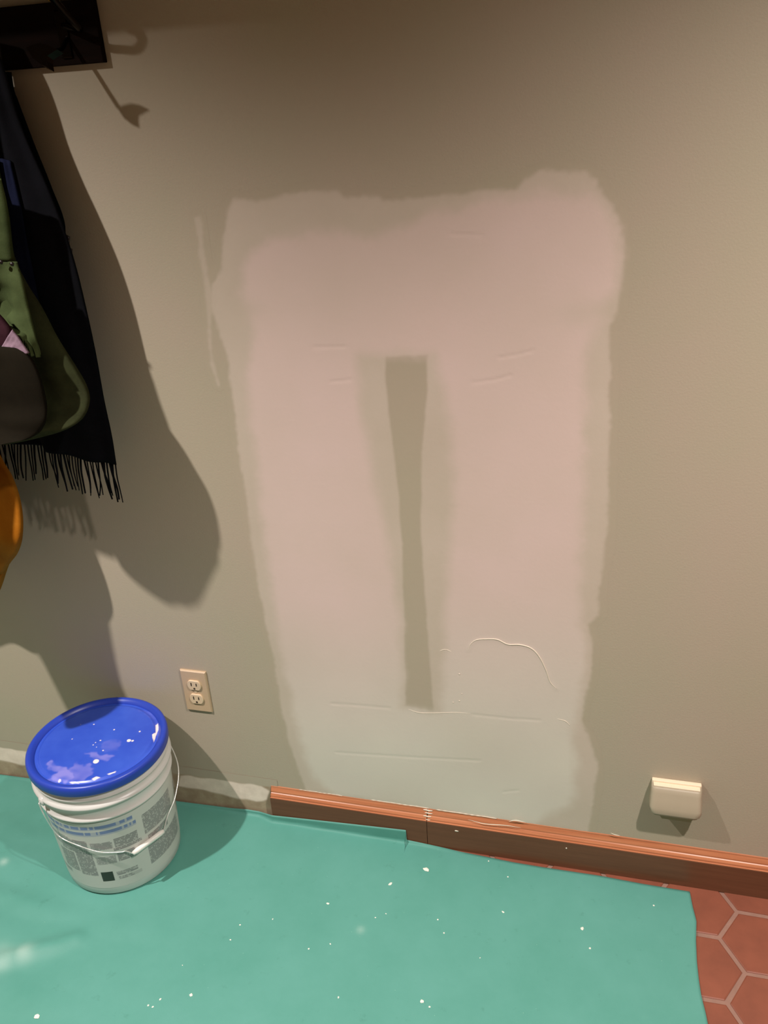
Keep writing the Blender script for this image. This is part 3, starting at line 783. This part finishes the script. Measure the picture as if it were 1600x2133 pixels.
# ------------------------------------------------------------------ hanging clothes
def interp_rows(rows, n):
    rows = np.array(rows, float); t = np.linspace(0, len(rows)-1, n)
    P = np.vstack([2*rows[0]-rows[1], rows, 2*rows[-1]-rows[-2]]); out = []
    for q in t:
        i = min(int(q), len(rows)-2); f = q-i; a, b_, c, d = P[i], P[i+1], P[i+2], P[i+3]
        out.append(0.5*((2*b_)+(-a+c)*f+(2*a-5*b_+4*c-d)*f*f+(-a+3*b_-3*c+d)*f**3))
    return np.array(out)
def garment(name, rows, mt, parent, bulge=0.03, thick=0.02, nf=5, famp=0.006, seed=1, nrow=60, ncol=48, diag=0.0):
    """rows: (xl, yl, xr, yr, off) photo pixels of the left and right outline at distance off from the wall; closed cloth body"""
    R = interp_rows(rows, nrow); V, F = [], []; n2 = 2*ncol
    for i, (xl, yl, xr, yr, off) in enumerate(R):
        A_ = wp(xl, yl, off); B_ = wp(xr, yr, off); v = i/(nrow-1)
        for j in range(ncol):
            u = j/(ncol-1); q = A_+(B_-A_)*u
            rnd = math.sqrt(max(0, 1-(2*u-1)**2)) if True else 1
            e = min(1, (1-u)/0.35); e = math.sqrt(max(0, 1-(1-e)**2))
            fo = famp*math.sin(nf*2*math.pi*u+diag*v*6+2.0*noise.noise(Vector((u*2+seed, v*3, seed))))*min(1, (1-u)*6)
            fo += famp*1.2*noise.noise(Vector((u*4+seed*5, v*7, seed)))*min(1, (1-u)*5)
            V.append((q[0], q[1]-bulge*e-fo, q[2]))
        for j in range(ncol):
            u = 1-j/(ncol-1); q = A_+(B_-A_)*u
            e = math.sqrt(max(0, 1-(1-min(1, (1-u)/0.2))**2))
            V.append((q[0], min(-0.004, q[1]+thick*e), q[2]))
    for i in range(nrow-1):
        for j in range(n2): F.append((i*n2+j, i*n2+(j+1) % n2, (i+1)*n2+(j+1) % n2, (i+1)*n2+j))
    F.append(tuple(range(n2))[::-1]); F.append(tuple((nrow-1)*n2+k for k in range(n2)))
    return pydata(name, V, F, mt, parent, True)

# black coat nearest the wall
coat = empty('black_coat', tuple(wp(-150, 60, 0.05))); tag(coat, 'black coat hanging nearest the wall, behind the navy scarf', 'coat')
garment('coat_body', [(-260, 150, 24, 150, .040), (-260, 185, 30, 188, .040), (-260, 200, 38, 210, .040), (-260, 290, 72, 300, .040), (-270, 400, 108, 390, .040), (-270, 480, 136, 470, .040),
                      (-270, 560, 128, 545, .040), (-270, 640, 120, 640, .040), (-270, 720, 100, 720, .040)], M_BLACKF, coat, 0.006, 0.010, 3, 0.003, 3)
for (x, y) in ((138, 498), (143, 524)):
    q = wp(x, y, 0.06); blob('button', q, 0.0085, 0.004, 0.0085, M_BTN, coat, 2)
# navy scarf with fringe
scarf = empty('fringed_scarf', tuple(wp(60, 200, 0.08))); tag(scarf, 'long navy scarf with fringed end hanging against the wall, lowest of the clothes', 'scarf')
garment('front_tail', [(-80, 40, -34, 50, .066), (-72, 95, -4, 108, .066), (-64, 150, 14, 160, .068), (-55, 220, 34, 230, .070), (-48, 300, 60, 300, .073), (-30, 380, 95, 378, .075), (-20, 470, 130, 465, .078), (-5, 560, 158, 552, .08), (10, 650, 180, 642, .082),
                       (30, 740, 200, 735, .085), (55, 830, 217, 830, .088), (80, 900, 233, 905, .09), (96, 938, 243, 968, .09)], M_NAVY, scarf, 0.006, 0.006, 2, 0.004, 5, 70, 40)
garment('back_tail', [(-120, 500, 60, 500, .055), (-110, 650, 90, 650, .06), (-100, 780, 110, 780, .062), (-90, 860, 105, 870, .065), (-80, 915, 96, 928, .065)], M_NAVY, scarf, 0.004, 0.005, 2, 0.003, 8, 40, 30)
garment('blue_edge', [(2, 330, 22, 335, .088), (14, 420, 42, 420, .091), (24, 500, 56, 500, .093), (32, 570, 70, 570, .094), (40, 630, 84, 640, .094)], M_NAVYL, scarf, 0.003, 0.003, 1, 0.001, 8, 30, 10)
rr = random.Random(8)
def fringe(name, a, c, off, n, ln, par, lean=14):
    V, F = [], []
    for i in range(n):
        u = (i+0.5)/n; x = a[0]+(c[0]-a[0])*u; y = a[1]+(c[1]-a[1])*u
        L = ln*(rr.uniform(0.85, 1.08)); le = lean+rr.uniform(-9, 9)
        mid = rr.uniform(-5, 5)
        pts = [wp(x, y-4, off), wp(x+le*0.3+mid*0.4, y+L*0.35, off-rr.uniform(0, .006)), wp(x+le*0.7+mid*0.3, y+L*0.7, off-rr.uniform(0, .008)), wp(x+le+rr.uniform(-3, 3), y+L, off-rr.uniform(0, .006))]
        sp = smooth_path(pts, 4); r0 = rr.uniform(0.0011, 0.0021)
        tube(V, F, sp, [r0*(1.2-0.4*k/len(sp)) for k in range(len(sp))], 6)
    o = pydata(name, V, F, M_NAVY, par, True); return o
fringe('fringe', (98, 938), (243, 968), .088, 24, 76, scarf)
fringe('fringe', (-70, 915), (95, 927), .065, 24, 72, scarf, 10)

# green jacket
jack = empty('green_jacket', tuple(wp(-150, 300, 0.14))); tag(jack, 'olive green jacket hanging over the navy scarf at the left edge', 'jacket')
garment('jacket_body', [(-330, 330, -6, 330, .10), (-330, 380, 6, 385, .10), (-330, 450, 20, 450, .105), (-330, 520, 30, 530, .115), (-330, 580, 54, 585, .12), (-330, 640, 88, 640, .13), (-330, 700, 122, 705, .138),
                        (-330, 760, 160, 765, .145), (-330, 800, 182, 805, .148), (-330, 820, 187, 838, .163), (-230, 825, 172, 872, .184), (-170, 835, 135, 896, .204), (-120, 850, 80, 912, .206), (-80, 870, 20, 924, .200)],
        M_SAGE, jack, 0.028, 0.006, 7, 0.006, 11, 90, 90, 1.2)
garment('front_flap', [(-330, 540, 36, 545, .165), (-330, 580, 48, 585, .17), (-330, 630, 58, 630, .175), (-330, 655, 68, 670, .18), (20, 680, 78, 715, .185), (62, 722, 84, 745, .187)],
        M_GREEN, jack, 0.006, 0.004, 5, 0.012, 14, 60, 70, 0.8)
garment('collar', [(-330, 370, 2, 372, .150), (-330, 420, 14, 420, .155), (-330, 480, 22, 480, .158), (-330, 543, 30, 543, .162)], M_GREEN, jack, 0.01, 0.01, 3, 0.006, 17, 30, 30)
for (x, y) in ((2, 546), (25, 550)):
    blob('snap', wp(x, y, 0.178), 0.004, 0.003, 0.004, M_BTN, jack, 2)
# plum and lilac top
plum = empty('plum_top', tuple(wp(-100, 600, 0.16))); tag(plum, 'plum and lilac top peeking out between the green jacket and olive bag', 'top')
garment('sleeve', [(-200, 640, -6, 648, 0.207), (-200, 670, 14, 670, 0.209), (-200, 700, 26, 690, 0.210), (-200, 722, 20, 712, 0.210), (-200, 740, -4, 742, 0.210)], M_PLUM, plum, 0.004, 0.003, 1, 0.002, 4, 24, 20)
garment('lilac_trim', [(2, 728, 26, 686, 0.213), (8, 735, 38, 700, 0.214), (14, 742, 48, 715, 0.215), (22, 748, 62, 735, 0.216)], M_LILAC, plum, 0.003, 0.002, 1, 0.001, 6, 20, 14)
# dark olive bag
bag = empty('olive_bag', tuple(wp(-120, 720, 0.2))); tag(bag, 'dark olive rounded canvas bag hanging in front of the green jacket', 'bag')
garment('bag_body', [(-70, 716, 6, 719, 0.209), (-100, 722, 38, 724, 0.214), (-120, 740, 62, 742, 0.217), (-130, 765, 78, 768, 0.219), (-135, 800, 90, 802, 0.221), (-125, 840, 98, 842, 0.221), (-100, 865, 96, 876, 0.229),
                     (-100, 880, 84, 899, .232), (-92, 892, 60, 914, .240), (-78, 904, 34, 920, .250), (-56, 916, 14, 924, .256)], M_OLIVE, bag, 0.012, 0.003, 1, 0.0015, 21, 60, 50)
pts = smooth_path([wp(x, y, .2) for x, y in ((-90, 740), (-160, 560), (-200, 300), (-230, 100))], 8)
V, F = [], []; tube(V, F, pts, 0.010, 8, 0.3); pydata('strap', V, F, M_OLIVE, bag, True)
# orange jacket
orj = empty('orange_jacket', tuple(wp(-150, 900, 0.12))); tag(orj, 'orange nylon jacket hanging below the fringe at the left edge', 'jacket')
garment('jacket_body', [(-330, 880, -30, 880, .10), (-330, 930, -8, 930, .11), (-330, 960, 10, 965, .115), (-330, 990, 26, 992, .12), (-330, 1030, 40, 1030, .125), (-330, 1075, 48, 1075, .135), (-330, 1120, 47, 1120, .145),
                        (-330, 1080, 38, 1150, .14), (-330, 1095, 22, 1172, .132), (-330, 1110, 4, 1196, .125)], M_ORANGE, orj, 0.018, 0.012, 4, 0.006, 25, 60, 50)
garment('hem', [(-330, 1060, 24, 1164, .128), (-330, 1110, 14, 1190, .122), (-330, 1150, 6, 1215, .118), (-330, 1190, -4, 1240, .112)], M_ORANGE, orj, 0.008, 0.008, 4, 0.006, 29, 24, 40)
# bag below the orange jacket, just left of the frame; its shadow falls on the wall and on the lid
tote = empty('tote_bag', tuple(toward(150, 1150, .27))); tag(tote, 'tote bag hanging lowest at far left, casting the tapering shadow above the bucket', 'bag')
prs = [((-60, 1130), (196, 1110)), ((-40, 1200), (210, 1200)), ((10, 1280), (228, 1300)), ((72, 1350), (240, 1370)), ((115, 1430), (258, 1440)), ((150, 1495), (284, 1484)), ((200, 1540), (308, 1530)), ((236, 1572), (318, 1575)), ((268, 1606), (308, 1612))]
V, F = [], []; nr_ = len(prs)
rowsL = interp_rows([tuple(toward(a[0], a[1], .27))+tuple(toward(c[0], c[1], .27)) for a, c in prs], 40)
for r6 in rowsL:
    a, c = r6[:3], r6[3:]
    for j in range(20):
        t = 2*math.pi*j/20; q = (a+c)/2+(c-a)/2*math.cos(t); V.append((q[0], q[1]+0.03*math.sin(t), q[2]))
for i in range(39):
    for j in range(20): F.append((i*20+j, i*20+(j+1) % 20, (i+1)*20+(j+1) % 20, (i+1)*20+j))
F.append(tuple(range(20))[::-1]); F.append(tuple(39*20+k for k in range(20)))
pydata('tote_body', V, F, M_OLIVE, tote, True)
# folded wool on top of the coat rack's board
gl = empty('folded_gloves', tuple(wp(130, 3, .006))); tag(gl, 'folded yellow and grey wool gloves lying on top of the coat rack', 'gloves')
q = wp(118, 5, 0.006); blob('yellow_glove', (q[0], -0.010, RZ1+0.009), 0.018, 0.008, 0.0085, M_YELLOW, gl, 3)
q = wp(158, 3, 0.006); blob('grey_glove', (q[0], -0.010, RZ1+0.009), 0.024, 0.008, 0.0085, M_GREYK, gl, 6)
